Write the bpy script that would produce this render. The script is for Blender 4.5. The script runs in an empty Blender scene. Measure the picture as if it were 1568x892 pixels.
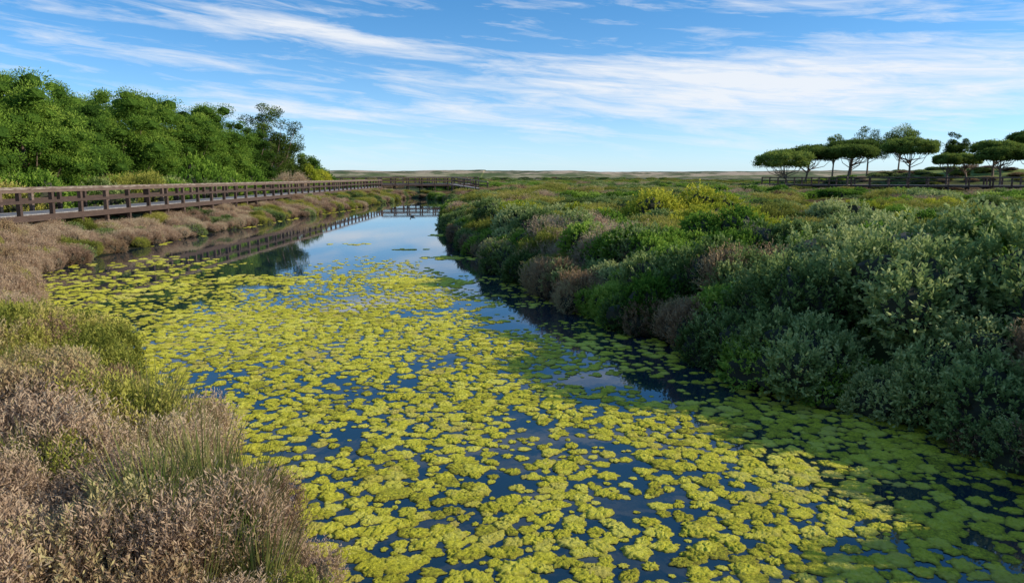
import bpy, math, numpy as np
from mathutils import Vector
S = bpy.context.scene
COL = S.collection
RNG = np.random.default_rng(11)

# ------------------------------------------------------------------ helpers
_tab = {}
def vnoise(x, y, sc, seed=0):
    if seed not in _tab:
        _tab[seed] = np.random.default_rng(1000+seed).random((256, 256))
    T = _tab[seed]
    x = np.asarray(x, float)*sc; y = np.asarray(y, float)*sc
    xi = np.floor(x).astype(int); yi = np.floor(y).astype(int)
    fx = x-xi; fy = y-yi
    fx = fx*fx*(3-2*fx); fy = fy*fy*(3-2*fy)
    a = T[xi % 256, yi % 256]; b = T[(xi+1) % 256, yi % 256]
    c = T[xi % 256, (yi+1) % 256]; d = T[(xi+1) % 256, (yi+1) % 256]
    return (a*(1-fx)+b*fx)*(1-fy)+(c*(1-fx)+d*fx)*fy
def fbm(x, y, sc, seed=0):
    return .55*vnoise(x, y, sc, seed)+.3*vnoise(x, y, sc*2.1, seed+1)+.15*vnoise(x, y, sc*4.3, seed+2)
def sm(a, b, x):
    t = np.clip((np.asarray(x, float)-a)/(b-a), 0, 1); return t*t*(3-2*t)
def nrm(v):
    return v/np.maximum(np.linalg.norm(v, axis=-1, keepdims=True), 1e-9)

def build_mesh(name, parts, mats, smooth=False):
    """parts: (verts Nx3, faces MxK, material index, tint N)"""
    me = bpy.data.meshes.new(name)
    V = np.concatenate([p[0] for p in parts]); T = np.concatenate([np.broadcast_to(p[3], (len(p[0]),)) for p in parts])
    loops = []; starts = []; mi = []; off = 0; lo = 0
    for v, f, m, t in parts:
        f = np.asarray(f)
        loops.append((f+off).ravel()); k = f.shape[1]
        starts.append(lo+np.arange(len(f))*k); mi.append(np.full(len(f), m))
        lo += f.size; off += len(v)
    loops = np.concatenate(loops).astype(np.int32); starts = np.concatenate(starts).astype(np.int32); mi = np.concatenate(mi).astype(np.int32)
    me.vertices.add(len(V)); me.vertices.foreach_set('co', V.astype(np.float32).ravel())
    me.loops.add(len(loops)); me.polygons.add(len(starts))
    me.loops.foreach_set('vertex_index', loops)
    me.polygons.foreach_set('loop_start', starts)
    me.polygons.foreach_set('material_index', mi)
    me.polygons.foreach_set('use_smooth', np.full(len(starts), smooth))
    a = me.attributes.new('tint', 'FLOAT', 'POINT'); a.data.foreach_set('value', T.astype(np.float32))
    for m in mats: me.materials.append(m)
    me.update(calc_edges=True); me.validate()
    return me
def add_obj(name, me, loc=(0, 0, 0), rot=0, scale=None, link=True):
    o = bpy.data.objects.new(name, me); o.location = loc; o.rotation_euler = (0, 0, rot)
    if scale is not None: o.scale = scale
    if link: COL.objects.link(o)
    return o

import bmesh
def _ico(sub):
    bm = bmesh.new(); bmesh.ops.create_icosphere(bm, subdivisions=sub, radius=1)
    v = np.array([x.co[:] for x in bm.verts]); f = np.array([[q.index for q in p.verts] for p in bm.faces]); bm.free()
    return v, f
ICO1 = _ico(1); ICO2 = _ico(2)

def kites(base, d, L, W, tint, rng, m=0):
    n = len(base); side = nrm(np.cross(d, rng.normal(size=(n, 3))))
    L = np.broadcast_to(L, (n,))[:, None]; W = np.broadcast_to(W, (n,))[:, None]
    v = np.stack([base, base+d*L*.55+side*W*.5, base+d*L, base+d*L*.55-side*W*.5], 1).reshape(-1, 3)
    return (v, np.arange(4*n).reshape(n, 4), m, np.repeat(tint, 4))
def tube(pts, rad, seg=7, m=1, tint=.5):
    pts = np.array(pts, float); n = len(pts); V = []
    for i in range(n):
        d = pts[min(i+1, n-1)]-pts[max(i-1, 0)]; d = d/np.linalg.norm(d)
        a = np.cross(d, [0.31, .95, .05]); a /= np.linalg.norm(a); b = np.cross(d, a)
        for k in range(seg):
            t = 2*math.pi*k/seg; V.append(pts[i]+rad[i]*(a*math.cos(t)+b*math.sin(t)))
    F = [[i*seg+k, i*seg+(k+1) % seg, (i+1)*seg+(k+1) % seg, (i+1)*seg+k] for i in range(n-1) for k in range(seg)]
    return (np.array(V), np.array(F), m, np.full(len(V), tint))
CF = np.array([[0, 3, 2, 1], [4, 5, 6, 7], [0, 1, 5, 4], [1, 2, 6, 5], [2, 3, 7, 6], [3, 0, 4, 7]])
def beam(p0, p1, w, h, m=0, tint=None, up=(0, 0, 1)):
    p0 = np.array(p0, float); p1 = np.array(p1, float); d = p1-p0; d /= np.linalg.norm(d)
    up = np.array(up, float)
    if abs(d@up) > .95: up = np.array([0, 1., 0])
    s = np.cross(d, up); s /= np.linalg.norm(s); u = np.cross(s, d)
    V = [p+s*a*w/2+u*b*h/2 for p in (p0, p1) for a, b in ((-1, -1), (1, -1), (1, 1), (-1, 1))]
    return (np.array(V), CF, m, np.full(8, RNG.random() if tint is None else tint))

# ------------------------------------------------------------------ node helpers
def mat(name):
    m = bpy.data.materials.new(name); m.use_nodes = True
    nt = m.node_tree; nt.nodes.clear(); out = nt.nodes.new('ShaderNodeOutputMaterial'); return m, nt, out
def N(nt, t, **k):
    n = nt.nodes.new(t)
    for a, b in k.items(): setattr(n, a, b)
    return n
def math_(nt, op, a, b=None, c=None, clamp=False):
    n = nt.nodes.new('ShaderNodeMath'); n.operation = op; n.use_clamp = clamp
    for i, v in enumerate((a, b, c)):
        if v is None: continue
        if hasattr(v, 'is_output'): nt.links.new(v, n.inputs[i])
        else: n.inputs[i].default_value = v
    return n.outputs[0]
def ramp(nt, fac, stops):
    r = nt.nodes.new('ShaderNodeValToRGB'); e = r.color_ramp.elements
    while len(e) < len(stops): e.new(.5)
    for i, (p, c) in enumerate(stops):
        e[i].position = p; e[i].color = (*c, 1)
    nt.links.new(fac, r.inputs[0]); return r.outputs[0]
def mixc(nt, fac, a, b, mode='MIX'):
    n = nt.nodes.new('ShaderNodeMix'); n.data_type = 'RGBA'; n.blend_type = mode
    for s, v in ((n.inputs[0], fac), (n.inputs[6], a), (n.inputs[7], b)):
        if hasattr(v, 'is_output'): nt.links.new(v, s)
        elif isinstance(v, (int, float)): s.default_value = v
        else: s.default_value = (*v, 1)
    return n.outputs[2]
def noise(nt, vec, scale, detail=4, rough=.55, dist=0):
    n = N(nt, 'ShaderNodeTexNoise'); n.inputs['Scale'].default_value = scale; n.inputs['Detail'].default_value = detail
    n.inputs['Roughness'].default_value = rough; n.inputs['Distortion'].default_value = dist
    if vec is not None: nt.links.new(vec, n.inputs['Vector'])
    return n.outputs['Fac']

def foliage(name, stops, trans=.3, wsc=.35, inst=.35, wamp=.35):
    m, nt, out = mat(name)
    at = N(nt, 'ShaderNodeAttribute', attribute_name='tint').outputs['Fac']
    oi = N(nt, 'ShaderNodeObjectInfo').outputs['Random']
    pos = N(nt, 'ShaderNodeNewGeometry').outputs['Position']
    wn = noise(nt, pos, wsc, 3)
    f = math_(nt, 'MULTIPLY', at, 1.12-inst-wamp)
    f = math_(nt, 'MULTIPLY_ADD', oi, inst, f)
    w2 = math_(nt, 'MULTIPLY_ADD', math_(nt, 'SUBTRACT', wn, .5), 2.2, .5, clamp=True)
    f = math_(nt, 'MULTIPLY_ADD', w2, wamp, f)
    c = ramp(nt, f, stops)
    d = N(nt, 'ShaderNodeBsdfDiffuse'); t = N(nt, 'ShaderNodeBsdfTranslucent')
    nt.links.new(c, d.inputs[0]); nt.links.new(c, t.inputs[0])
    mx = N(nt, 'ShaderNodeMixShader'); mx.inputs[0].default_value = trans
    nt.links.new(d.outputs[0], mx.inputs[1]); nt.links.new(t.outputs[0], mx.inputs[2])
    nt.links.new(mx.outputs[0], out.inputs[0]); return m
def simple(name, stops, scale=6, rough=.85, bump=.3, stretch=None):
    m, nt, out = mat(name)
    pos = N(nt, 'ShaderNodeNewGeometry').outputs['Position']
    if stretch:
        mp = N(nt, 'ShaderNodeMapping'); mp.inputs['Scale'].default_value = stretch; nt.links.new(pos, mp.inputs[0]); pos = mp.outputs[0]
    n = noise(nt, pos, scale, 6, .6)
    at = N(nt, 'ShaderNodeAttribute', attribute_name='tint').outputs['Fac']
    f = math_(nt, 'MULTIPLY_ADD', at, .5, math_(nt, 'MULTIPLY', n, .6))
    c = ramp(nt, f, stops)
    b = N(nt, 'ShaderNodeBsdfPrincipled'); b.inputs['Roughness'].default_value = rough
    nt.links.new(c, b.inputs['Base Color'])
    bp = N(nt, 'ShaderNodeBump'); bp.inputs['Strength'].default_value = bump; bp.inputs['Distance'].default_value = .02
    nt.links.new(n, bp.inputs['Height']); nt.links.new(bp.outputs[0], b.inputs['Normal'])
    nt.links.new(b.outputs[0], out.inputs[0]); return m

M_grey = foliage('leaf_grey_green', [(.12, (.020, .042, .012)), (.42, (.10, .155, .040)), (.66, (.27, .34, .11)), (.92, (.60, .60, .25))], .34)  # palest stop: new growth at sprig tips, plus warm sunlight painted in
M_green = foliage('leaf_green', [(.12, (.022, .056, .010)), (.42, (.09, .18, .024)), (.70, (.24, .37, .05)), (.92, (.46, .54, .11))], .38)
M_brown = foliage('stem_brown', [(.12, (.065, .036, .022)), (.4, (.22, .135, .078)), (.65, (.40, .27, .15)), (.9, (.48, .40, .18))], .22, wsc=.5)
M_dry = foliage('stem_dry', [(.12, (.09, .052, .034)), (.4, (.30, .19, .12)), (.65, (.50, .35, .23)), (.92, (.56, .45, .28))], .22, wsc=.8)
M_yel = foliage('leaf_yellow_green', [(.12, (.09, .12, .012)), (.45, (.32, .36, .035)), (.92, (.62, .56, .07))], .35)
M_olive = foliage('leaf_olive', [(.12, (.045, .06, .012)), (.42, (.20, .22, .04)), (.70, (.40, .37, .075)), (.95, (.50, .38, .15))], .3, wsc=1.0)
M_grass = foliage('grass_blade', [(.1, (.04, .07, .015)), (.5, (.13, .17, .04)), (.95, (.42, .34, .13))], .3)
M_pine = foliage('pine_needles', [(.12, (.012, .028, .007)), (.38, (.055, .11, .018)), (.66, (.15, .25, .034)), (.92, (.32, .41, .065))], .3, wsc=.18)
M_pined = foliage('pine_needles_dark', [(.10, (.018, .032, .010)), (.45, (.085, .13, .026)), (.85, (.28, .34, .07))], .3, wsc=.1)
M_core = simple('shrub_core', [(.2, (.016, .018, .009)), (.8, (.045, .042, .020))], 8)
M_bark = simple('pine_bark', [(.2, (.10, .065, .045)), (.8, (.30, .20, .14))], 5, bump=.8, stretch=(1, 1, .3))
M_wood = simple('weathered_wood', [(.15, (.03, .016, .011)), (.5, (.075, .043, .029)), (.78, (.15, .098, .07)), (.98, (.42, .35, .28))], 9, bump=.5, stretch=(1, .25, 1))
M_deck = simple('deck_wood', [(.15, (.20, .17, .15)), (.9, (.42, .38, .35))], 7, bump=.4)

# ------------------------------------------------------------------ layout of the channel
YL = [-30, 3, 5.1, 5.75, 6.8, 7.6, 8.9, 10.1, 12, 14.7, 16, 18.9, 22.7, 27.5, 34, 42, 53, 66, 83, 99, 104]
XL = [-1.0, -1.0, -1.39, -1.8, -2.8, -3.5, -4.7, -5.6, -7.3, -9.6, -10.7, -12.5, -14.7, -15.4, -16, -16, -15.9, -14.8, -14.4, -14.3, -14.0]
YR = [-30, 3, 7.35, 8.7, 9.5, 10.4, 11.5, 13, 14.4, 16.2, 17.9, 20, 23.5, 26.3, 31, 38, 49, 63, 77, 91, 99, 104]
XR = [6.4, 6.0, 5.4, 5.08, 4.3, 3.48, 3.42, 2.88, 2.16, 1.4, 1.06, .3, -.4, -.9, -1.9, -3, -4.2, -5.1, -5.7, -7.5, -11, -14.0]
def xl(y): return np.interp(y, YL, XL)+.35*(vnoise(y, y*0+3, .8, 5)-.5)+.25*(vnoise(y, y*0+9, 2.3, 6)-.5)
def xr(y): return np.interp(y, YR, XR)+.35*(vnoise(y, y*0+5, .8, 7)-.5)+.25*(vnoise(y, y*0+2, 2.3, 8)-.5)
def dist(x, y):
    dl = xl(y)-x; dr = x-xr(y)
    return np.where(dl > dr, dl, dr)*.85, dl > dr
def ground(x, y):
    x = np.asarray(x, float); y = np.asarray(y, float)
    d, left = dist(x, y)
    d = np.where(y > 104, np.maximum(d, (y-104)*.6), d)
    n = fbm(x, y, .35, 20)-.5; nb = fbm(x, y, .03, 30)-.5
    zl = .7*sm(0, 3.2, d)+.4*sm(4, 12, d)
    zr = .75*sm(0, 1.8, d)+.2*sm(2, 9, d)-.15*sm(30, 60, y)
    z = np.where(left, zl, zr)+n*.3*sm(0, 1.5, d)+nb*.5*sm(8, 40, d)*sm(15, 60, y)
    z = np.where(d < 0, np.maximum(-.6, d*.5), z+.01)
    z = z+3.4*np.exp(-((x-76)/27)**2-((y-120)/17)**2)
    dn = sm(300, 400, y)*(2.9+3.2*fbm(x, y*.4, .016, 40)+1.1*(fbm(x, y, .06, 44)-.5))
    return z+dn*(1-.6*sm(430, 600, y))

# ------------------------------------------------------------------ terrain
def rngs(*segs):
    o = []
    for a, b, s in segs: o.append(np.arange(a, b, s))
    return np.unique(np.concatenate(o+[np.array([segs[-1][1]])]))
xs = rngs((-6000, -300, 400), (-300, -60, 8), (-60, -20, 1.2), (-20, 14, .3), (14, 110, 1.3), (110, 330, 8), (330, 6000, 400))
ys = rngs((-400, -20, 40), (-20, 2, 1), (2, 40, .3), (40, 135, 1), (135, 480, 4), (480, 7000, 150))
X, Y = np.meshgrid(xs, ys); Z = ground(X, Y); nx = len(xs); ny = len(ys)
V = np.stack([X.ravel(), Y.ravel(), Z.ravel()], 1)
I = np.arange(nx*ny).reshape(ny, nx)
F = np.stack([I[:-1, :-1], I[:-1, 1:], I[1:, 1:], I[1:, :-1]], -1).reshape(-1, 4)
m, nt, out = mat('marsh_ground')
pos = N(nt, 'ShaderNodeNewGeometry').outputs['Position']; sx = N(nt, 'ShaderNodeSeparateXYZ'); nt.links.new(pos, sx.inputs[0])
n1 = noise(nt, pos, 1.6, 8, .65); n2 = noise(nt, pos, .09, 5, .6); n3 = noise(nt, pos, .05, 7, .7)
c1 = ramp(nt, n1, [(.3, (.03, .025, .014)), (.55, (.085, .075, .035)), (.75, (.17, .14, .08))])
c2 = ramp(nt, n1, [(.3, (.035, .05, .015)), (.55, (.09, .12, .035)), (.75, (.17, .20, .06))])
c = mixc(nt, math_(nt, 'MULTIPLY_ADD', math_(nt, 'SUBTRACT', n2, .5), 5, .5, clamp=True), c1, c2)
hz = math_(nt, 'MULTIPLY_ADD', sx.outputs[2], .6, -1.0, clamp=True)
c = mixc(nt, hz, c, ramp(nt, n1, [(.3, (.10, .14, .03)), (.7, (.32, .36, .09))]))
sand = ramp(nt, n3, [(.40, (.06, .085, .03)), (.48, (.17, .16, .08)), (.56, (.55, .40, .27))])
fy = math_(nt, 'MULTIPLY_ADD', sx.outputs[1], .012, -3.5, clamp=True)
c = mixc(nt, fy, c, sand)
uw = math_(nt, 'MULTIPLY_ADD', sx.outputs[2], -5, 1.0, clamp=True)
c = mixc(nt, uw, c, (.012, .012, .006))
b = N(nt, 'ShaderNodeBsdfPrincipled'); b.inputs['Roughness'].default_value = .95; b.inputs['Specular IOR Level'].default_value = .1
nt.links.new(c, b.inputs['Base Color']); bp = N(nt, 'ShaderNodeBump'); bp.inputs['Strength'].default_value = .7; bp.inputs['Distance'].default_value = .08
nt.links.new(n1, bp.inputs['Height']); nt.links.new(bp.outputs[0], b.inputs['Normal']); nt.links.new(b.outputs[0], out.inputs[0])
add_obj('ground', build_mesh('ground', [(V, F, 0, np.zeros(len(V)))], [m], True))

# ------------------------------------------------------------------ water
m, nt, out = mat('pond_water')
pos = N(nt, 'ShaderNodeNewGeometry').outputs['Position']
mp = N(nt, 'ShaderNodeMapping'); mp.inputs['Scale'].default_value = (1, .5, 1); nt.links.new(pos, mp.inputs[0])
w1 = noise(nt, mp.outputs[0], 5, 3, .5); w2 = noise(nt, mp.outputs[0], .7, 3, .5)
hh = math_(nt, 'MULTIPLY_ADD', w2, 2.0, w1)
bp = N(nt, 'ShaderNodeBump'); bp.inputs['Strength'].default_value = .045; bp.inputs['Distance'].default_value = .02
nt.links.new(hh, bp.inputs['Height'])
b = N(nt, 'ShaderNodeBsdfPrincipled'); b.inputs['Base Color'].default_value = (.012, .028, .038, 1); b.inputs['Roughness'].default_value = .02
b.inputs['IOR'].default_value = 1.6
nt.links.new(bp.outputs[0], b.inputs['Normal']); nt.links.new(b.outputs[0], out.inputs[0])
wv = np.array([[-17.5, -30, 0], [7.5, -30, 0], [7.5, 106, 0], [-17.5, 106, 0]], float)
add_obj('water', build_mesh('water', [(wv, np.array([[0, 1, 2, 3]]), 0, np.zeros(4))], [m]))

# ------------------------------------------------------------------ instancing
def collection(name, meshes):
    c = bpy.data.collections.new(name)
    for i, me in enumerate(meshes):
        c.objects.link(bpy.data.objects.new('%s_%02d' % (name, i), me))
    return c
def scatter(name, coll, pts, rot, scl, idx):
    n = len(pts)
    if n == 0: return
    me = bpy.data.meshes.new(name); me.vertices.add(n); me.vertices.foreach_set('co', np.asarray(pts, np.float32).ravel())
    for k, arr, ty in (('irot', rot, 'FLOAT_VECTOR'), ('iscl', scl, 'FLOAT_VECTOR')):
        a = me.attributes.new(k, ty, 'POINT'); a.data.foreach_set('vector', np.asarray(arr, np.float32).ravel())
    a = me.attributes.new('iidx', 'INT', 'POINT'); a.data.foreach_set('value', np.asarray(idx, np.int32))
    o = add_obj(name, me)
    ng = bpy.data.node_groups.new(name, 'GeometryNodeTree')
    ng.interface.new_socket('Geometry', in_out='INPUT', socket_type='NodeSocketGeometry')
    ng.interface.new_socket('Geometry', in_out='OUTPUT', socket_type='NodeSocketGeometry')
    gi = ng.nodes.new('NodeGroupInput'); go = ng.nodes.new('NodeGroupOutput')
    ci = ng.nodes.new('GeometryNodeCollectionInfo'); ci.inputs['Collection'].default_value = coll
    ci.inputs['Separate Children'].default_value = True; ci.inputs['Reset Children'].default_value = True
    ip = ng.nodes.new('GeometryNodeInstanceOnPoints'); ip.inputs['Pick Instance'].default_value = True
    def na(nm, ty):
        q = ng.nodes.new('GeometryNodeInputNamedAttribute'); q.data_type = ty; q.inputs['Name'].default_value = nm; return q.outputs['Attribute']
    L = ng.links.new
    L(gi.outputs[0], ip.inputs['Points']); L(ci.outputs[0], ip.inputs['Instance'])
    L(na('iidx', 'INT'), ip.inputs['Instance Index']); L(na('irot', 'FLOAT_VECTOR'), ip.inputs['Rotation']); L(na('iscl', 'FLOAT_VECTOR'), ip.inputs['Scale'])
    L(ip.outputs[0], go.inputs[0])
    md = o.modifiers.new('scatter', 'NODES'); md.node_group = ng
    return o

# ------------------------------------------------------------------ shrubs
def shrub(name, seed, mats, H=.9, nl=10, n=1300, slen=.15, L=.07, W=.03, per=10, up=.45, spread=.62, core=.8, lrr=(.24, .46)):
    g = np.random.default_rng(seed)
    a = g.random(nl)*2*math.pi; r = np.sqrt(g.random(nl))*spread
    lr = g.uniform(lrr[0], lrr[1], nl)
    C = np.stack([r*np.cos(a), r*np.sin(a), H*g.uniform(.1, .68, nl)*(1-.5*r)], 1)
    k = g.integers(0, nl, n*3); d = g.normal(size=(n*3, 3)); d = nrm(d)
    P = C[k]+d*lr[k][:, None]*g.uniform(.8, 1.0, (n*3, 1))
    ok = P[:, 2] > -.05
    for j in range(nl):
        ok &= ~((np.linalg.norm(P-C[j], axis=1) < lr[j]*.78) & (k != j))
    P = P[ok][:n]; d = d[ok][:n]; k = k[ok][:n]; n = len(P)
    D = nrm(d*(1-up)+np.array([0, 0, up])+g.normal(size=(n, 3))*.22)
    sl = slen*g.uniform(.6, 1.5, n); st = g.random(n)
    t = np.tile(np.linspace(.05, 1, per), n); R = np.repeat
    B = R(P, per, 0)+R(D, per, 0)*(R(sl, per)*t)[:, None]
    rad = nrm(np.cross(R(D, per, 0), g.normal(size=(n*per, 3))))
    LD = nrm(R(D, per, 0)*.75+rad*.75)
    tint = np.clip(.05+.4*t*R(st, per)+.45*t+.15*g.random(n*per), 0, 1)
    parts = [kites(B, LD, L*g.uniform(.7, 1.3, n*per), W, tint, g)]
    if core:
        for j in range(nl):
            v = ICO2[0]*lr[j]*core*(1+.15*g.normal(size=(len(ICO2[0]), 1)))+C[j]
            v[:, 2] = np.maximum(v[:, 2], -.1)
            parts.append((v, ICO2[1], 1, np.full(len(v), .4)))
    return build_mesh(name, parts, mats)
def grass(name, seed, mats, nb=260, H=1.0, R=.35, w=.015, lean=.55):
    g = np.random.default_rng(seed); a = g.random(nb)*6.283; r = np.sqrt(g.random(nb))*R*.5
    base = np.stack([r*np.cos(a), r*np.sin(a), np.zeros(nb)], 1)
    h = H*g.uniform(.45, 1, nb); ln = lean*g.uniform(.1, 1, nb)*h; a2 = a+g.normal(size=nb)*.5
    side = np.stack([-np.sin(a2), np.cos(a2), np.zeros(nb)], 1); o = np.stack([np.cos(a2), np.sin(a2), np.zeros(nb)], 1)
    ts = np.array([0, .35, .7, 1.]); ws = np.array([1, .9, .6, .1]); V = []
    for t, q in zip(ts, ws):
        c = base+o*(ln*t*t)[:, None]+np.array([0, 0, 1.])*(h*t)[:, None]
        V += [c-side*w*q/2, c+side*w*q/2]
    V = np.stack(V, 1).reshape(-1, 3); b = (np.arange(nb)*8)[:, None]
    F = np.concatenate([b+np.array([[2*i, 2*i+1, 2*i+3, 2*i+2]]) for i in range(3)])
    return build_mesh(name, [(V, F, 0, np.repeat(g.random(nb), 8))], mats)

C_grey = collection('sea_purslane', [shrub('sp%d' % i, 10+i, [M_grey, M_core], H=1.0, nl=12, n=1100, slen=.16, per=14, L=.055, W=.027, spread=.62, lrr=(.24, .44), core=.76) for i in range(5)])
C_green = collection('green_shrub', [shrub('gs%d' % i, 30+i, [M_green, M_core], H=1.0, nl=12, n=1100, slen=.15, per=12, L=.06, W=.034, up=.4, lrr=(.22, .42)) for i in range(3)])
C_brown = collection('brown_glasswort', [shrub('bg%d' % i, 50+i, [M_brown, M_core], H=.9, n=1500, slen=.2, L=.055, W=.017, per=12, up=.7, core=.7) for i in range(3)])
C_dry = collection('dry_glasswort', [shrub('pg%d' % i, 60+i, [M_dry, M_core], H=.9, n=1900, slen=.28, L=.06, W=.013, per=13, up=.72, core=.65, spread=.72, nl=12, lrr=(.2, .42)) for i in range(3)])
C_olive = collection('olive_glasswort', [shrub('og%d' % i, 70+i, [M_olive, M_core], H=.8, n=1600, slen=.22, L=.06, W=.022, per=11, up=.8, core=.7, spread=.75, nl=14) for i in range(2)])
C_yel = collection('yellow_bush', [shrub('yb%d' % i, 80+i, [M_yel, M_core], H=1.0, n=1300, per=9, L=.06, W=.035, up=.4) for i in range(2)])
C_grass = collection('grass_tuft', [grass('gt%d' % i, 90+i, [M_grass]) for i in range(3)])
COLLS = {'grey': (C_grey, 5), 'green': (C_green, 3), 'brown': (C_brown, 3), 'dry': (C_dry, 3), 'olive': (C_olive, 2), 'yel': (C_yel, 2), 'grass': (C_grass, 3)}
BAG = {k: [] for k in COLLS}
def put(kind, x, y, s, sz=None, dz=0):
    BAG[kind].append((x, y, s, s if sz is None else sz, dz))

def jgrid(x0, x1, y0, y1, sp, seed):
    g = np.random.default_rng(seed)
    gx, gy = np.meshgrid(np.arange(x0, x1, sp), np.arange(y0, y1, sp))
    x = gx.ravel()+g.uniform(-.5, .5, gx.size)*sp; y = gy.ravel()+g.uniform(-.5, .5, gx.size)*sp
    return x, y, g
def inview(x, y, m=5): return (np.abs(x) < .76*np.abs(y)+m) & (y > 1)

# right bank, near
x, y, g = jgrid(-6, 48, 3, 46, .9, 1)
d, L = dist(x, y); ok = (~L) & (d > .35) & inview(x, y); x = x[ok]; y = y[ok]; d = d[ok]
n1 = fbm(x, y, .28, 60); n2 = fbm(x, y, .22, 70); n3 = fbm(x, y, .5, 75)
for i in range(len(x)):
    xx, yy, dd = x[i], y[i], d[i]
    kind = 'grey'
    if n1[i] > .55: kind = 'green'
    if n1[i] < .43: kind = 'olive' if n2[i] > .46 else ('grey' if g.random() < .55 else 'brown')
    if n2[i] > .64: kind = 'yel' if g.random() < .25 else 'olive'
    if g.random() < .08: kind = 'olive'
    s = .40+.66*n3[i]+.45*g.random()**2
    if dd < .9:
        s *= .8
        if n2[i] < .56 and 10.3 < yy: kind = 'brown' if g.random() < .7 else 'green'
    if 8 < yy < 13.5 and .7 < dd < 9: kind = 'grey' if g.random() < .7 else 'green'
    if yy < 8.5 and g.random() < .4: kind = 'brown' if g.random() < .6 else 'green'
    if ((xx-3.3)/2.2)**2+((yy-22)/3.5)**2 < 1 and g.random() < .5: kind = 'dry'
    if ((xx-7.5)/3)**2+((yy-24)/4)**2 < 1: kind = 'yel' if g.random() < .25 else 'olive'
    if kind in ('dry', 'brown', 'olive'): s *= .9
    sz = s*g.uniform(.8, 1.15)*(1-.15*float(sm(14, 30, yy)))
    if abs(xx-.43*yy) < 2.2 and 26 < yy < 60: sz = s*.6
    put(kind, xx, yy, s, sz)
for (a, b_, s) in ((5.6, 10.3, 1.45), (4.8, 11.6, 1.25), (7.4, 9.6, 1.55), (7.4, 12.2, 1.75), (9.6, 12.2, 1.5), (6.3, 14.0, 1.4), (4.4, 13.6, 1.05), (3.3, 15.4, 1.0), (11, 10.8, 1.4), (8.8, 8.4, 1.3), (7.4, 7.8, 1.1), (10, 16, 1.35), (13.5, 15, 1.3), (6.5, 18, 1.25), (3.2, 18.8, 1.1), (14, 20, 1.2), (10, 21, 1.2), (1.8, 24, 1.2), (5, 26, 1.15), (12, 27, 1.2), (17, 25, 1.2), (.3, 29, 1.2), (20, 31, 1.3), (-.6, 34, 1.3), (6, 35, 1.2)):
    put('grey', a, b_, s, s*1.0)
for (a, b_, s) in ((2.9, 14.4, .95), (3.9, 12.7, .95), (9.5, 9.4, 1.2), (12, 12.5, 1.3), (2.2, 20.5, 1.05), (8, 16.2, 1.2), (7.9, 10.9, 1.5)):
    put('green', a, b_, s)
for (a, b_, s) in ((5.4, 30, 1.6), (6.8, 30.5, 1.75), (8.0, 30.2, 1.4)): put('yel', a, b_, s, s*1.0)
# fringe that overhangs the waterline
g = np.random.default_rng(77)
yy = 5.0
while yy < 100:
    o = g.uniform(.12, .5); xx = float(xr(np.array(yy)))+o
    r = g.random()
    if 8.3 < yy < 11.3: kind = 'grey' if r < .7 else 'green'
    elif 11.3 <= yy < 14: kind = 'brown' if r < .6 else ('grey' if r < .8 else 'green')
    elif 14 <= yy < 16.3: kind = 'green' if r < .7 else 'grey'
    elif 16.3 <= yy < 25: kind = 'brown' if r < .55 else ('dry' if r < .68 else 'grey')
    else: kind = 'grey' if r < .45 else ('green' if r < .7 else 'brown')
    if yy < 8.3: kind = 'brown' if r < .5 else ('green' if r < .75 else 'grey')
    s = g.uniform(.5, .95)*(1.15 if 8.3 < yy < 11.3 else 1)*(1 if yy < 40 else 1.25)
    put(kind, xx, yy, s, s*g.uniform(.9, 1.15)); yy += .42 if yy < 40 else .8
# right bank, middle and far marsh
BX = lambda x, y: (x > -34) & (x < 1) & (y > 94) & (y < 122)
x, y, g = jgrid(-12, 110, 44, 130, 1.7, 2)
d, L = dist(x, y); d = np.where(y > 104, 5, d); L = np.where(y > 104, False, L)
ok = (~L) & (d > .5) & inview(x, y) & ~((x > 38) & (y > 88) & (g.random(len(x)) < .75))
ok &= ~((np.abs(x-27.5) < 3.6) & (np.abs(y-62) < 5))
x = x[ok]; y = y[ok]; n1 = fbm(x, y, .09, 61); n3 = fbm(x, y, .2, 76)
for i in range(len(x)):
    kind = 'grey' if n1[i] > .42 else 'olive'
    if n1[i] > .58: kind = 'green'
    if n1[i] < .32: kind = 'brown'
    if g.random() < .08: kind = 'dry'
    s = .8+.7*n3[i]+.5*g.random()**2; sz = s*(.5+.4*n3[i])
    if abs(x[i]-.43*y[i]) < 3 and 40 < y[i] < 66: sz *= .5
    if BX(x[i], y[i]): sz *= .4; s *= .7
    if x[i] > 30 and y[i] > 75: sz *= .6
    put(kind, x[i], y[i], s, sz)
x, y, g = jgrid(-240, 300, 108, 330, 4.6, 3)
ok = inview(x, y, 20) & ~((np.abs(x-76) < 42) & (np.abs(y-118) < 26)) & (fbm(x, y, .02, 80) > .36) & ~BX(x, y)
x = x[ok]; y = y[ok]; n1 = fbm(x, y*.4, .03, 62)
for i in range(len(x)):
    kind = 'grey' if n1[i] > .45 else 'olive'
    if g.random() < .35: kind = 'green'
    if g.random() < .1: kind = 'brown'
    s = 1.8+1.5*g.random(); put(kind, x[i], y[i], s, s*.27)
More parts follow.
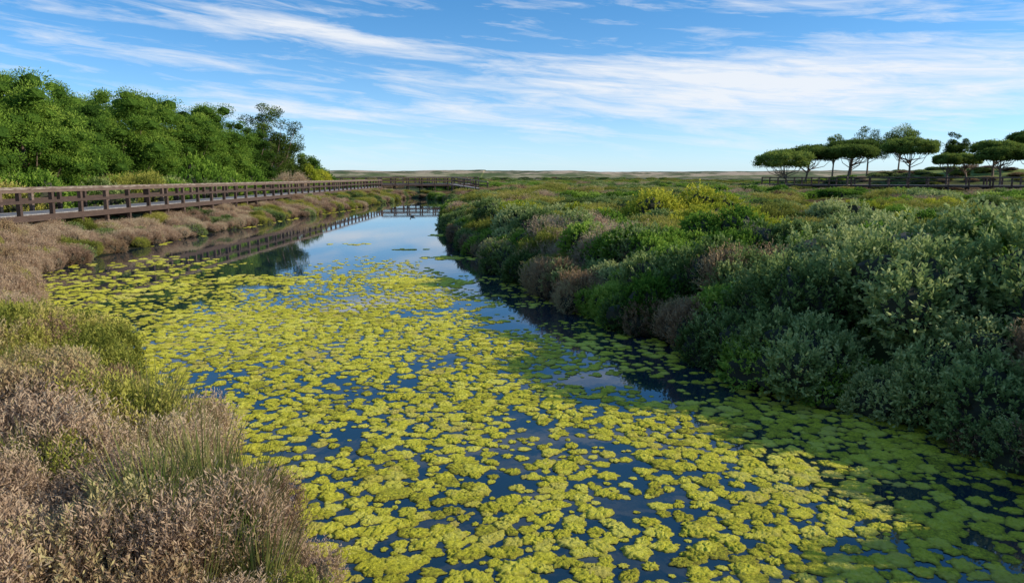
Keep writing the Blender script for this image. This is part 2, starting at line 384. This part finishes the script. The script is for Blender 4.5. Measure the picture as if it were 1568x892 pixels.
# left near bank
x, y, g = jgrid(-22, 0, 2.5, 27, .44, 4)
d, L = dist(x, y); ok = L & (d > .12) & inview(x, y, 3); x = x[ok]; y = y[ok]; d = d[ok]
n1 = fbm(x, y, .5, 63)
for i in range(len(x)):
    kind = 'dry' if n1[i] > .40 else ('brown' if n1[i] > .30 else 'olive')
    if g.random() < .3: kind = 'brown'
    if 8.2 < y[i] < 12.8 and d[i] < 2.8: kind = 'olive' if g.random() < .6 else 'brown'
    if g.random() < .06: kind = 'olive'
    if y[i] < 6.5 and kind == 'olive' and g.random() < .6: kind = 'dry'
    s = .32+.5*g.random()**1.3
    if d[i] < .5: s *= .8
    put(kind, x[i], y[i], s, s*g.uniform(.9, 1.3))
    if g.random() < .12: put('grass', x[i], y[i], .5+.35*g.random())
for (a, b_, s) in ((-6.4, 11.0, .8), (-7.2, 11.6, .85), (-6.0, 10.0, .75), (-7.9, 12.3, .8)): put('olive', a, b_, s, s*1.1)
for (a, b_, s) in ((-2.15, 5.2, 1.0), (-2.35, 5.4, 1.15), (-2.6, 5.1, 1.1), (-2.0, 4.8, .95), (-3.4, 6.9, 1.05), (-3.7, 7.2, 1.15), (-3.6, 7.0, 1.1), (-3.3, 7.1, .95), (-1.7, 4.6, .85), (-2.45, 4.8, 1.05), (-3.2, 5.9, .8), (-2.9, 6.3, .8), (-2.1, 5.5, .9)):
    put('grass', a, b_, s)
# left bank along the boardwalk
x, y, g = jgrid(-18.4, -13, 24, 108, .75, 5)
d, L = dist(x, y); ok = L & (d > .15); x = x[ok]; y = y[ok]; d = d[ok]; n1 = fbm(x, y, .25, 64)
for i in range(len(x)):
    kind = 'dry' if n1[i] > .52 else 'brown'
    if n1[i] < .40: kind = 'olive'
    if g.random() < (.14 if y[i] < 50 else .4): kind = 'grey' if g.random() < .5 else 'olive'
    s = .32+.55*g.random(); put(kind, x[i], y[i], s*1.15, s*.9)
# hedge behind the boardwalk
x, y, g = jgrid(-34, -22.6, 20, 112, 1.7, 6)
for i in range(len(x)):
    s = 1.5+.6*g.random(); hz = np.interp(y[i], [20, 45, 60, 80, 112], [2.3, 2.2, 1.8, 1.4, 1.2])
    kind = 'green' if g.random() < .6 else 'grey'
    if g.random() < .15: kind = 'olive'
    put(kind, x[i], y[i], s, hz*(.85+.3*g.random()))
for (a, b_, s, h) in ((-24.8, 60, 2.1, 3.8), (-24.8, 63.5, 2.0, 3.3), (-24.9, 70, 2.2, 3.4), (-24.8, 55, 1.9, 2.7)):
    put('green', a, b_, s, h)
put('yel', -25.2, 93, 2.2, 3.6); put('yel', -25.0, 97, 2.0, 2.8); put('dry', -24.5, 82, 2.0, 2.6); put('green', -25.5, 100, 2.4, 3.0)

NAMES = {'grey': 'sea_purslane_shrubs', 'green': 'green_shrubs', 'brown': 'brown_glasswort_shrubs', 'dry': 'dry_glasswort_shrubs', 'olive': 'olive_glasswort_shrubs', 'yel': 'yellow_green_bushes', 'grass': 'grass_tufts'}
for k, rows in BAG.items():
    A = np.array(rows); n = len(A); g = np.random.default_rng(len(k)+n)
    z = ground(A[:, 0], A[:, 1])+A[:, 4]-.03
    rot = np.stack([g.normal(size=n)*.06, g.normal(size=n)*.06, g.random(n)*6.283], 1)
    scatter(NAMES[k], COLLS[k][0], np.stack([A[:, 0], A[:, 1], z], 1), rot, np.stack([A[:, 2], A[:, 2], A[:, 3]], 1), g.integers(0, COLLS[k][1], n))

# ------------------------------------------------------------------ floating algae pads
m, nt, out = mat('algae')
tc = N(nt, 'ShaderNodeNewGeometry').outputs['Position']; oi = N(nt, 'ShaderNodeObjectInfo').outputs['Random']
at = N(nt, 'ShaderNodeAttribute', attribute_name='tint').outputs['Fac']
a1 = noise(nt, tc, 34, 8, .8); a2 = noise(nt, tc, 1.1, 3, .5); a3 = noise(nt, tc, .45, 3, .5)
a1 = math_(nt, 'MULTIPLY_ADD', math_(nt, 'SUBTRACT', a1, .5), 2.1, .5)
f = math_(nt, 'MULTIPLY_ADD', oi, .36, math_(nt, 'MULTIPLY', a1, .72))
f = math_(nt, 'MULTIPLY_ADD', math_(nt, 'SUBTRACT', a3, .5), .6, f)
c = ramp(nt, f, [(.18, (.13, .115, .012)), (.36, (.45, .42, .028)), (.55, (.80, .72, .045)), (.88, (.92, .83, .15))])
br = math_(nt, 'MULTIPLY_ADD', a2, 4, -1.9, clamp=True)
br = math_(nt, 'MULTIPLY', br, math_(nt, 'GREATER_THAN', oi, .62))
c = mixc(nt, math_(nt, 'MULTIPLY', br, .55), c, (.45, .27, .12))
rim = math_(nt, 'MULTIPLY_ADD', at, 2.4, -1.6, clamp=True)
c = mixc(nt, math_(nt, 'MULTIPLY', rim, .7), c, (.18, .14, .03))
b = N(nt, 'ShaderNodeBsdfPrincipled'); b.inputs['Roughness'].default_value = .7; b.inputs['Specular IOR Level'].default_value = .2
nt.links.new(c, b.inputs['Base Color']); bp = N(nt, 'ShaderNodeBump'); bp.inputs['Strength'].default_value = 1.0; bp.inputs['Distance'].default_value = .02
nt.links.new(a1, bp.inputs['Height']); nt.links.new(bp.outputs[0], b.inputs['Normal']); nt.links.new(b.outputs[0], out.inputs[0])
M_alg = m
def pad(name, seed):
    g = np.random.default_rng(seed); ns = 44; rs = np.array([.16, .34, .5, .64, .77, .88, .96, 1.02]); ph = g.random(8)*6.28
    th = np.arange(ns)/ns*2*math.pi
    out_ = 1+sum(g.uniform(.02, .09)*np.cos(k*th+ph[k-2]) for k in (2, 3, 5, 7))+.045*g.normal(size=ns)
    out_ *= 1-.08*np.abs(np.sin(th*3.5+ph[7]))
    V = [[0, 0, .13]]; T = [0]; hts = [.13, .13, .125, .12, .105, .075, .03, -.03]
    for r, h in zip(rs, hts):
        xx = r*out_*np.cos(th); yy = r*out_*np.sin(th)
        bump = (vnoise(xx+seed*3+9, yy+9, 6.5, 90)-.5)*.17*(1 if r < .9 else .3)
        for a_, b_, c_ in zip(xx, yy, h+bump): V.append([a_, b_, c_]); T.append(r)
    F3 = np.array([[0, 1+k, 1+(k+1) % ns] for k in range(ns)])
    F4 = np.array([[1+j*ns+k, 1+(j+1)*ns+k, 1+(j+1)*ns+(k+1) % ns, 1+j*ns+(k+1) % ns] for j in range(len(rs)-1) for k in range(ns)])
    V = np.array(V); T = np.array(T)
    return build_mesh(name, [(V, F4, 0, T), (V[:ns+1], F3, 0, T[:ns+1])], [M_alg], True)
C_pad = collection('algae_pad', [pad('pad%d' % i, 200+i) for i in range(14)])
PX = []
def pads(sp, seed, r0, r1, dens, y0=3, y1=28):
    x, y, g = jgrid(-17, 7.5, y0, y1, sp, seed)
    d, L = dist(x, y); ok = (d < -.02) & (np.abs(x) < .76*y+2); x = x[ok]; y = y[ok]; d = d[ok]
    p = dens(x, y, d); k = g.random(len(x)) < p; x = x[k]; y = y[k]; p = p[k]
    r = g.uniform(r0, r1, len(x))*(.7+.3*np.clip(p, 0, 1))*(.85+.45*g.random(len(x))**3)
    for i in range(len(x)): PX.append((x[i], y[i], r[i], g.random()*6.28, g.uniform(.75, 1.3), g.uniform(.5, 1.1)))
def den(x, y, d):
    n = fbm(x, y, .9, 100); nb = fbm(x*.8, y*1.3, .3, 110)
    base = np.interp(y, [3, 11, 14, 17, 20, 23, 26, 28], [1.1, 1.12, 1.06, .92, .76, .5, .15, .0])
    leftw = sm(-4.0, -8.5, x)*.2*sm(8, 12, y)
    rr = x-xr(y)
    gap = .95*np.exp(-((rr+1.1)/1.15)**2)*sm(8.8, 10.5, y)*(.35+1.0*fbm(x, y, .7, 150))
    corner = .4*sm(2.6, 4.6, x)*(1-sm(6.5, 8.5, y))
    v = base-leftw-gap-corner-(1-sm(.27, .36, n))*.75-(.5-nb)*1.2*sm(11, 18, y)
    return np.clip(v, 0, 1)
pads(.178, 21, .082, .118, den)
pads(.14, 22, .03, .066, lambda x, y, d: den(x, y, d)*.85, 3, 22)
def patch(cx, cy, rx, ry, sp, seed, dn=.8):
    x, y, g = jgrid(cx-rx, cx+rx, cy-ry, cy+ry, sp, seed)
    q = ((x-cx)/rx)**2+((y-cy)/ry)**2; k = (q < 1) & (g.random(len(x)) < dn*(1.1-q)) & (dist(x, y)[0] < 0)
    for a_, b_ in zip(x[k], y[k]): PX.append((a_, b_, g.uniform(.1, .17), g.random()*6.28, g.uniform(.8, 1.6), g.uniform(.5, 1)))
patch(-2.3, 27.3, 1.1, .8, .2, 31, .9); patch(-2.6, 20.8, 1.6, 1.4, .2, 32, .9); patch(-7, 21.5, 3, 1.2, .24, 33, .5)
patch(-10.5, 21, 3.5, 3.5, .3, 34, .35); patch(-12.5, 26, 2.2, 2.2, .3, 35, .3); patch(-3.5, 38, 1.3, 1, .25, 36, .5); patch(-7.2, 33, 1.4, .5, .25, 37, .3)
patch(-4.2, 30.5, .9, .4, .25, 38, .4)
gy = np.arange(14, 70, .2); g = np.random.default_rng(5)
for yy in gy:
    if g.random() < .7*float(sm(.35, .6, fbm(np.array(yy), np.array(1.), .4, 130))): PX.append((float(xl(np.array(yy)))+g.random()*.5+.02, yy, g.uniform(.06, .14), g.random()*6.28, 1.2, .6))
A = np.array(PX); n = len(A)
scatter('floating_algae', C_pad, np.stack([A[:, 0], A[:, 1], .002+.004*RNG.random(n)], 1),
        np.stack([RNG.normal(size=n)*.015, RNG.normal(size=n)*.015, A[:, 3]], 1),
        np.stack([A[:, 2]*A[:, 4], A[:, 2], A[:, 2]*A[:, 5]], 1), RNG.integers(0, 14, n))
print('pads', n)

# ------------------------------------------------------------------ trees
def pine(name, seed, H, R, ch, nl=40, per=480, lob=.27, leaf=(.24, .08), mats=None, base=.0, trunk_r=.2, lean=.3, fork=.5, sparse=False, flat=.68, jit=.8, rlo=.6, umbrella=False):
    """H total height, R crown radius, ch crown height"""
    g = np.random.default_rng(seed); zc = H-ch
    lr = R*lob*g.uniform(.65, 1.25, nl)
    if umbrella:
        r = np.sqrt(g.random(nl))*.86; a = np.arange(nl)*2.39996+g.random(nl)*.6
        zz = ch*(.62*np.sqrt(np.clip(1-r*r, 0, 1))-.12*g.random(nl)+.12)
        low = g.random(nl) < .3; zz = np.where(low, ch*.22, zz)
        C = np.stack([R*r*np.cos(a), R*r*np.sin(a), zz], 1)
    else:
        dv = g.normal(size=(nl*3, 3)); dv[:, 2] = np.abs(dv[:, 2])*.9-base; dv = nrm(dv)[:nl]
        rr = g.uniform(rlo, .9, nl) if not sparse else g.uniform(.3, .9, nl)
        C = dv*np.array([R, R, ch])*rr[:, None]*.97
    C[:, 2] += ch-(C[:, 2]+lr*flat).max()
    off = np.array([g.normal()*lean, g.normal()*lean, zc]); C = C+off
    parts = []
    k = np.repeat(np.arange(nl), per); n = len(k)
    d = nrm(g.normal(size=(n, 3)))
    Pn = C[k]+d*lr[k][:, None]*np.array([1, 1, flat])*(g.random((n, 1))**.3)*(1.0+.12*g.normal(size=(n, 1)))
    D = nrm(d+g.normal(size=(n, 3))*jit+np.array([0, 0, .35]))
    lt = g.random(nl)
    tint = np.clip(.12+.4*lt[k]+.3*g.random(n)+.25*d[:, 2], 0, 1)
    parts.append(kites(Pn, D, leaf[0]*g.uniform(.6, 1.3, n), leaf[1], tint, g))
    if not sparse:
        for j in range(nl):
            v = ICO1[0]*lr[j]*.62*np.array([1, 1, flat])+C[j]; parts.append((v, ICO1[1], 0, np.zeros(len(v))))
    f0 = np.array([off[0]*.4, off[1]*.4, max(zc*fork, .5)])
    tr = [np.array([0, 0, -.3]), np.array([off[0]*.05, off[1]*.2, f0[2]*.5]), f0, np.array([off[0]*.8, off[1]*.8, zc*.85]), np.array([off[0], off[1], zc+ch*.35])]
    parts.append(tube(tr, [trunk_r*1.25, trunk_r, trunk_r*.85, trunk_r*.6, trunk_r*.25]))
    for j in g.choice(nl, min(nl, 16), replace=False):
        s = f0+(tr[3]-f0)*g.random(); e = C[j]; mid = (s+e)/2+np.array([0, 0, -.12*R*.5])+(e-s)*np.array([.12, .12, -.1])
        parts.append(tube([s, mid, e], [trunk_r*.42, trunk_r*.26, trunk_r*.08], 5))
    return build_mesh(name, parts, mats or [M_pine, M_bark])
def plant(name, seed, x, y, top, R, ch, **k):
    z = float(ground(np.array([x]), np.array([y]))[0])-.05
    me = pine(name, seed, top-z, R, ch, **k)
    return add_obj(name, me, (x, y, z))
for i, (x, y, t, R, ch) in enumerate([(-27.5, 34.5, 8.6, 4.4, 5.2), (-26.0, 41, 8.7, 4.1, 5.2), (-28.8, 49, 8.8, 4.4, 5.4), (-28.4, 56, 9.4, 4.5, 5.8), (-27.9, 63, 9.5, 4.3, 5.8), (-28.0, 70, 9.7, 4.4, 6.0), (-27.6, 76.5, 8.5, 3.6, 5.2),
                                      (-36, 45, 9.8, 4.8, 5.5), (-36, 54, 10.4, 5.0, 6.0), (-37, 63, 11.0, 5.0, 6.2), (-36, 72, 10.8, 4.8, 6.2), (-35, 81, 10.0, 4.4, 5.7), (-34, 88, 8.4, 3.8, 4.8)]):
    plant('stone_pine', 300+i, x, y, t, R, ch, nl=98, per=560, base=.35, trunk_r=.24, lob=.205, leaf=(.16, .055), rlo=.5, jit=.7)
plant('maritime_pine', 330, -27.6, 86, 11.2, 3.5, 5.8, nl=64, per=340, base=.9, sparse=True, lob=.25, leaf=(.2, .08), trunk_r=.17, mats=[M_pined, M_bark])
plant('stone_pine', 331, -28.2, 92, 7.3, 3.2, 4.6, nl=44, per=420, base=.5, trunk_r=.16, leaf=(.2, .08), mats=[M_pined, M_bark])
plant('stone_pine', 332, -27.4, 100, 6.0, 2.8, 3.8, nl=38, per=420, base=.5, trunk_r=.14, leaf=(.2, .08), mats=[M_pine, M_bark])
RT = [(40.2, 109, 6.9, 4.4, 3.2), (44.3, 113, 7.7, 4.0, 2.7), (49.3, 110, 7.6, 3.9, 2.2), (56.5, 125, 9.2, 4.4, 2.7), (58.4, 110, 8.7, 4.4, 2.8), (61, 105, 6.1, 2.1, 1.7),
      (63.8, 105, 6.1, 2.1, 1.7), (69.3, 108, 8.2, 3.5, 2.2), (65.3, 100, 6.9, 3.2, 2.0), (76.0, 110, 9.7, 3.2, 2.5), (68.9, 99, 6.8, 2.7, 2.0), (79, 112, 8.6, 3.4, 2.5)]
for i, (x, y, t, R, ch) in enumerate(RT):
    plant('umbrella_pine', 400+i, x, y, t, R, ch, nl=70, per=260, lob=.2, leaf=(.24, .10), trunk_r=.16, mats=[M_pined, M_bark], fork=.5, flat=.58, umbrella=True)
for i, (x, y, t, R, ch) in enumerate([(61.6, 130, 11.4, 3.8, 3.6), (67.5, 131, 11.9, 3.5, 3.8), (55.6, 130, 10.1, 1.9, 2.8), (73.8, 125, 10.2, 2.1, 3.2)]):
    plant('maritime_pine', 430+i, x, y, t, R, ch, nl=44, per=200, base=.6, sparse=True, lob=.27, leaf=(.26, .10), trunk_r=.15, mats=[M_pined, M_bark])

# ------------------------------------------------------------------ boardwalks
def boardwalk(name, pts, zd, width=2.1, sp=2.0, rail=1.0, planks=True, left=True, right=True):
    P = []
    pts = [np.array(p, float) for p in pts]
    for a, b_ in zip(pts[:-1], pts[1:]):
        d = b_-a; Ln = np.linalg.norm(d); d /= Ln; s = np.array([d[1], -d[0]]); k = max(1, int(round(Ln/sp)))
        def q(t, o, z): return np.array([*(a+d*t+s*o), z])
        for o in ([width/2] if right else [])+([-width/2] if left else []):
            sg = np.sign(o)
            for i in range(k+1):
                t = Ln*i/k; g0 = float(ground(np.array([q(t, o, 0)[0]]), np.array([q(t, o, 0)[1]]))[0])-.3
                P.append(beam(q(t, o, g0), q(t, o, zd+rail-.025), .15, .15))
            P.append(beam(q(0, o, zd+rail), q(Ln, o, zd+rail), .20, .045, tint=1.05))  # top rail board: paler tint, its sunlit look is put into the colour
            P.append(beam(q(0, o+sg*.096, zd+rail-.09), q(Ln, o+sg*.096, zd+rail-.09), .035, .11))
            P.append(beam(q(0, o+sg*.096, zd+rail*.5), q(Ln, o+sg*.096, zd+rail*.5), .035, .12))
            P.append(beam(q(0, o+sg*.100, zd-.12), q(Ln, o+sg*.100, zd-.12), .045, .24, tint=.3))
        for i in range(k+1):
            t = Ln*i/k; P.append(beam(q(t, -width/2, zd-.33), q(t, width/2, zd-.33), .1, .16, tint=.2))
        if planks:
            for i in range(int(Ln/.16)):
                t = (i+.5)*.16; P.append(beam(q(t, -width/2+.085, zd), q(t, width/2-.085, zd), .148, .035, m=1))
        else: P.append(beam(q(0, 0, zd), q(Ln, 0, zd), width-.18, .04, m=1))
    return add_obj(name, build_mesh(name, P, [M_wood, M_deck]))
boardwalk('boardwalk', [(-19.6, 16), (-19.6, 106)], 1.52)
boardwalk('footbridge', [(-19.0, 108.5), (-6, 112)], 1.85, planks=False)
boardwalk('boardwalk', [(-36, 122), (-14, 124), (-6, 114.5)], 1.9, planks=False)
boardwalk('boardwalk', [(36, 106), (44, 97), (58, 91), (90, 88)], 1.9, planks=False, sp=2.2)
P = []
for o in (0, 1.9):
    P.append(beam((-8.5, 106+o, 2.9), (-3.4, 104+o, 2.2), .16, .09, tint=1.1)); P.append(beam((-8.5, 106+o, 2.4), (-3.4, 104+o, 1.7), .04, .12))
    for t in np.linspace(0, 1, 4):
        px = -8.5+5.1*t; py = 106+o-2*t; P.append(beam((px, py, .2), (px, py, 2.86-.7*t), .12, .12))
P.append(beam((-8.5, 106.95, 1.85), (-3.4, 104.95, 1.15), 1.8, .08, m=1))
add_obj('access_ramp', build_mesh('access_ramp', P, [M_wood, M_deck]))

# ------------------------------------------------------------------ duck
M_duck = simple('duck_feathers', [(.2, (.14, .11, .08)), (.6, (.3, .24, .18)), (.9, (.6, .56, .5))], 20)
M_bill = simple('duck_bill', [(.2, (.3, .2, .03)), (.8, (.5, .35, .05))], 20)
def duck():
    v, f = ICO2; body = v*np.array([.21, .1, .085]); body[:, 2] += .05+np.maximum(-body[:, 0]-.1, 0)*.5
    head = v*np.array([.05, .042, .045])+np.array([.2, 0, .2])
    neck = tube([(.15, 0, .07), (.19, 0, .13), (.2, 0, .19)], [.05, .035, .032], 8, 0, .1)
    bill = ICO1[0]*np.array([.035, .018, .01])+np.array([.27, 0, .19])
    tail = tube([(-.17, 0, .09), (-.28, 0, .14)], [.04, .01], 6, 0, .9)
    return build_mesh('duck', [(body, f, 0, .6+v[:, 2]*.3), (head, f, 0, np.full(len(v), .1)), neck, tail, (bill, ICO1[1], 1, np.full(len(bill), .5))], [M_duck, M_bill], True)
add_obj('duck', duck(), (-7.5, 56, 0), 2.6)

# ------------------------------------------------------------------ light and sky
EL = math.radians(21.5); AZ = math.radians(-5)
sd = Vector((math.cos(EL)*math.cos(AZ), math.cos(EL)*math.sin(AZ), math.sin(EL)))
l = bpy.data.lights.new('sun', 'SUN'); l.energy = 5.0; l.angle = math.radians(.5); l.color = (1, .93, .78)
o = bpy.data.objects.new('sun', l); COL.objects.link(o); o.rotation_euler = sd.to_track_quat('Z', 'Y').to_euler(); o.location = (60, 0, 40)
w = bpy.data.worlds.new('World'); S.world = w; w.use_nodes = True; nt = w.node_tree; nt.nodes.clear()
out = nt.nodes.new('ShaderNodeOutputWorld'); bg = nt.nodes.new('ShaderNodeBackground'); bg.inputs[1].default_value = .15
tc = nt.nodes.new('ShaderNodeTexCoord'); sp = nt.nodes.new('ShaderNodeSeparateXYZ'); nt.links.new(tc.outputs['Generated'], sp.inputs[0])
x_, y_, z_ = sp.outputs
zz = math_(nt, 'MULTIPLY_ADD', z_, 2.1, .05)
cb = nt.nodes.new('ShaderNodeCombineXYZ'); nt.links.new(x_, cb.inputs[0]); nt.links.new(y_, cb.inputs[1]); nt.links.new(zz, cb.inputs[2])
vn = nt.nodes.new('ShaderNodeVectorMath'); vn.operation = 'NORMALIZE'; nt.links.new(cb.outputs[0], vn.inputs[0])
sky = nt.nodes.new('ShaderNodeTexSky'); sky.sky_type = 'NISHITA'; sky.sun_disc = False; sky.sun_elevation = EL; sky.sun_rotation = math.pi/2-AZ
sky.air_density = 1.0; sky.dust_density = .4; sky.ozone_density = 2.0
nt.links.new(vn.outputs[0], sky.inputs[0])
hs = nt.nodes.new('ShaderNodeHueSaturation'); hs.inputs['Saturation'].default_value = 1.32; nt.links.new(sky.outputs[0], hs.inputs['Color'])
skc = mixc(nt, 1.0, hs.outputs[0], (1.5, 1.68, 1.68), 'MULTIPLY')
hzf = math_(nt, 'POWER', 2.718, math_(nt, 'MULTIPLY', math_(nt, 'MAXIMUM', z_, 0), -15))
skc = mixc(nt, math_(nt, 'MULTIPLY', hzf, .88), skc, (4.1, 4.9, 5.7))
def cvec(ax, bz, tz):
    c_ = nt.nodes.new('ShaderNodeCombineXYZ'); nt.links.new(math_(nt, 'MULTIPLY', x_, ax), c_.inputs[0]); nt.links.new(math_(nt, 'MULTIPLY', y_, ax), c_.inputs[1])
    nt.links.new(math_(nt, 'MULTIPLY_ADD', z_, bz, math_(nt, 'MULTIPLY', x_, tz)), c_.inputs[2]); return c_.outputs[0]
nA = noise(nt, cvec(2.2, 26, 2.6), 1.0, 7, .6, 1.0)
nB = noise(nt, cvec(9, 75, 7), 1.0, 6, .65, .6)
def gauss(v, wd):
    q = math_(nt, 'DIVIDE', v, wd); return math_(nt, 'POWER', 2.718, math_(nt, 'MULTIPLY', math_(nt, 'MULTIPLY', q, q), -1))
mA = math_(nt, 'MULTIPLY', gauss(math_(nt, 'SUBTRACT', z_, math_(nt, 'MULTIPLY_ADD', x_, -.12, .146)), .014), gauss(math_(nt, 'ADD', x_, .22), .24))
mB = math_(nt, 'MULTIPLY', gauss(math_(nt, 'SUBTRACT', z_, .115), .040), gauss(math_(nt, 'SUBTRACT', x_, .32), .34))
mC = math_(nt, 'MULTIPLY', gauss(math_(nt, 'SUBTRACT', z_, .085), .012), gauss(math_(nt, 'ADD', x_, .25), .3))
msk = math_(nt, 'MULTIPLY_ADD', mA, .26, math_(nt, 'MULTIPLY_ADD', mB, .28, math_(nt, 'MULTIPLY', mC, .10)))
v = math_(nt, 'ADD', math_(nt, 'MULTIPLY_ADD', nB, .62, math_(nt, 'MULTIPLY', nA, .75)), msk)
cl = math_(nt, 'MULTIPLY_ADD', v, 3.4, -2.32, clamp=True)
cl = math_(nt, 'MULTIPLY', cl, math_(nt, 'MULTIPLY_ADD', z_, 14, .1, clamp=True))
cc = mixc(nt, math_(nt, 'MULTIPLY', cl, .9), skc, (6.0, 6.2, 6.5))
nt.links.new(cc, bg.inputs[0]); nt.links.new(bg.outputs[0], out.inputs[0])

# ------------------------------------------------------------------ camera
cd = bpy.data.cameras.new('camera'); cd.lens = 26; cd.sensor_width = 36; cd.clip_end = 20000; cd.clip_start = .05
co = bpy.data.objects.new('camera', cd); COL.objects.link(co); co.location = (0, 0, 3); co.rotation_euler = (math.radians(90-8.84), 0, 0)
S.camera = co
S.view_settings.view_transform = 'Standard'; S.view_settings.look = 'None'; S.view_settings.exposure = 0
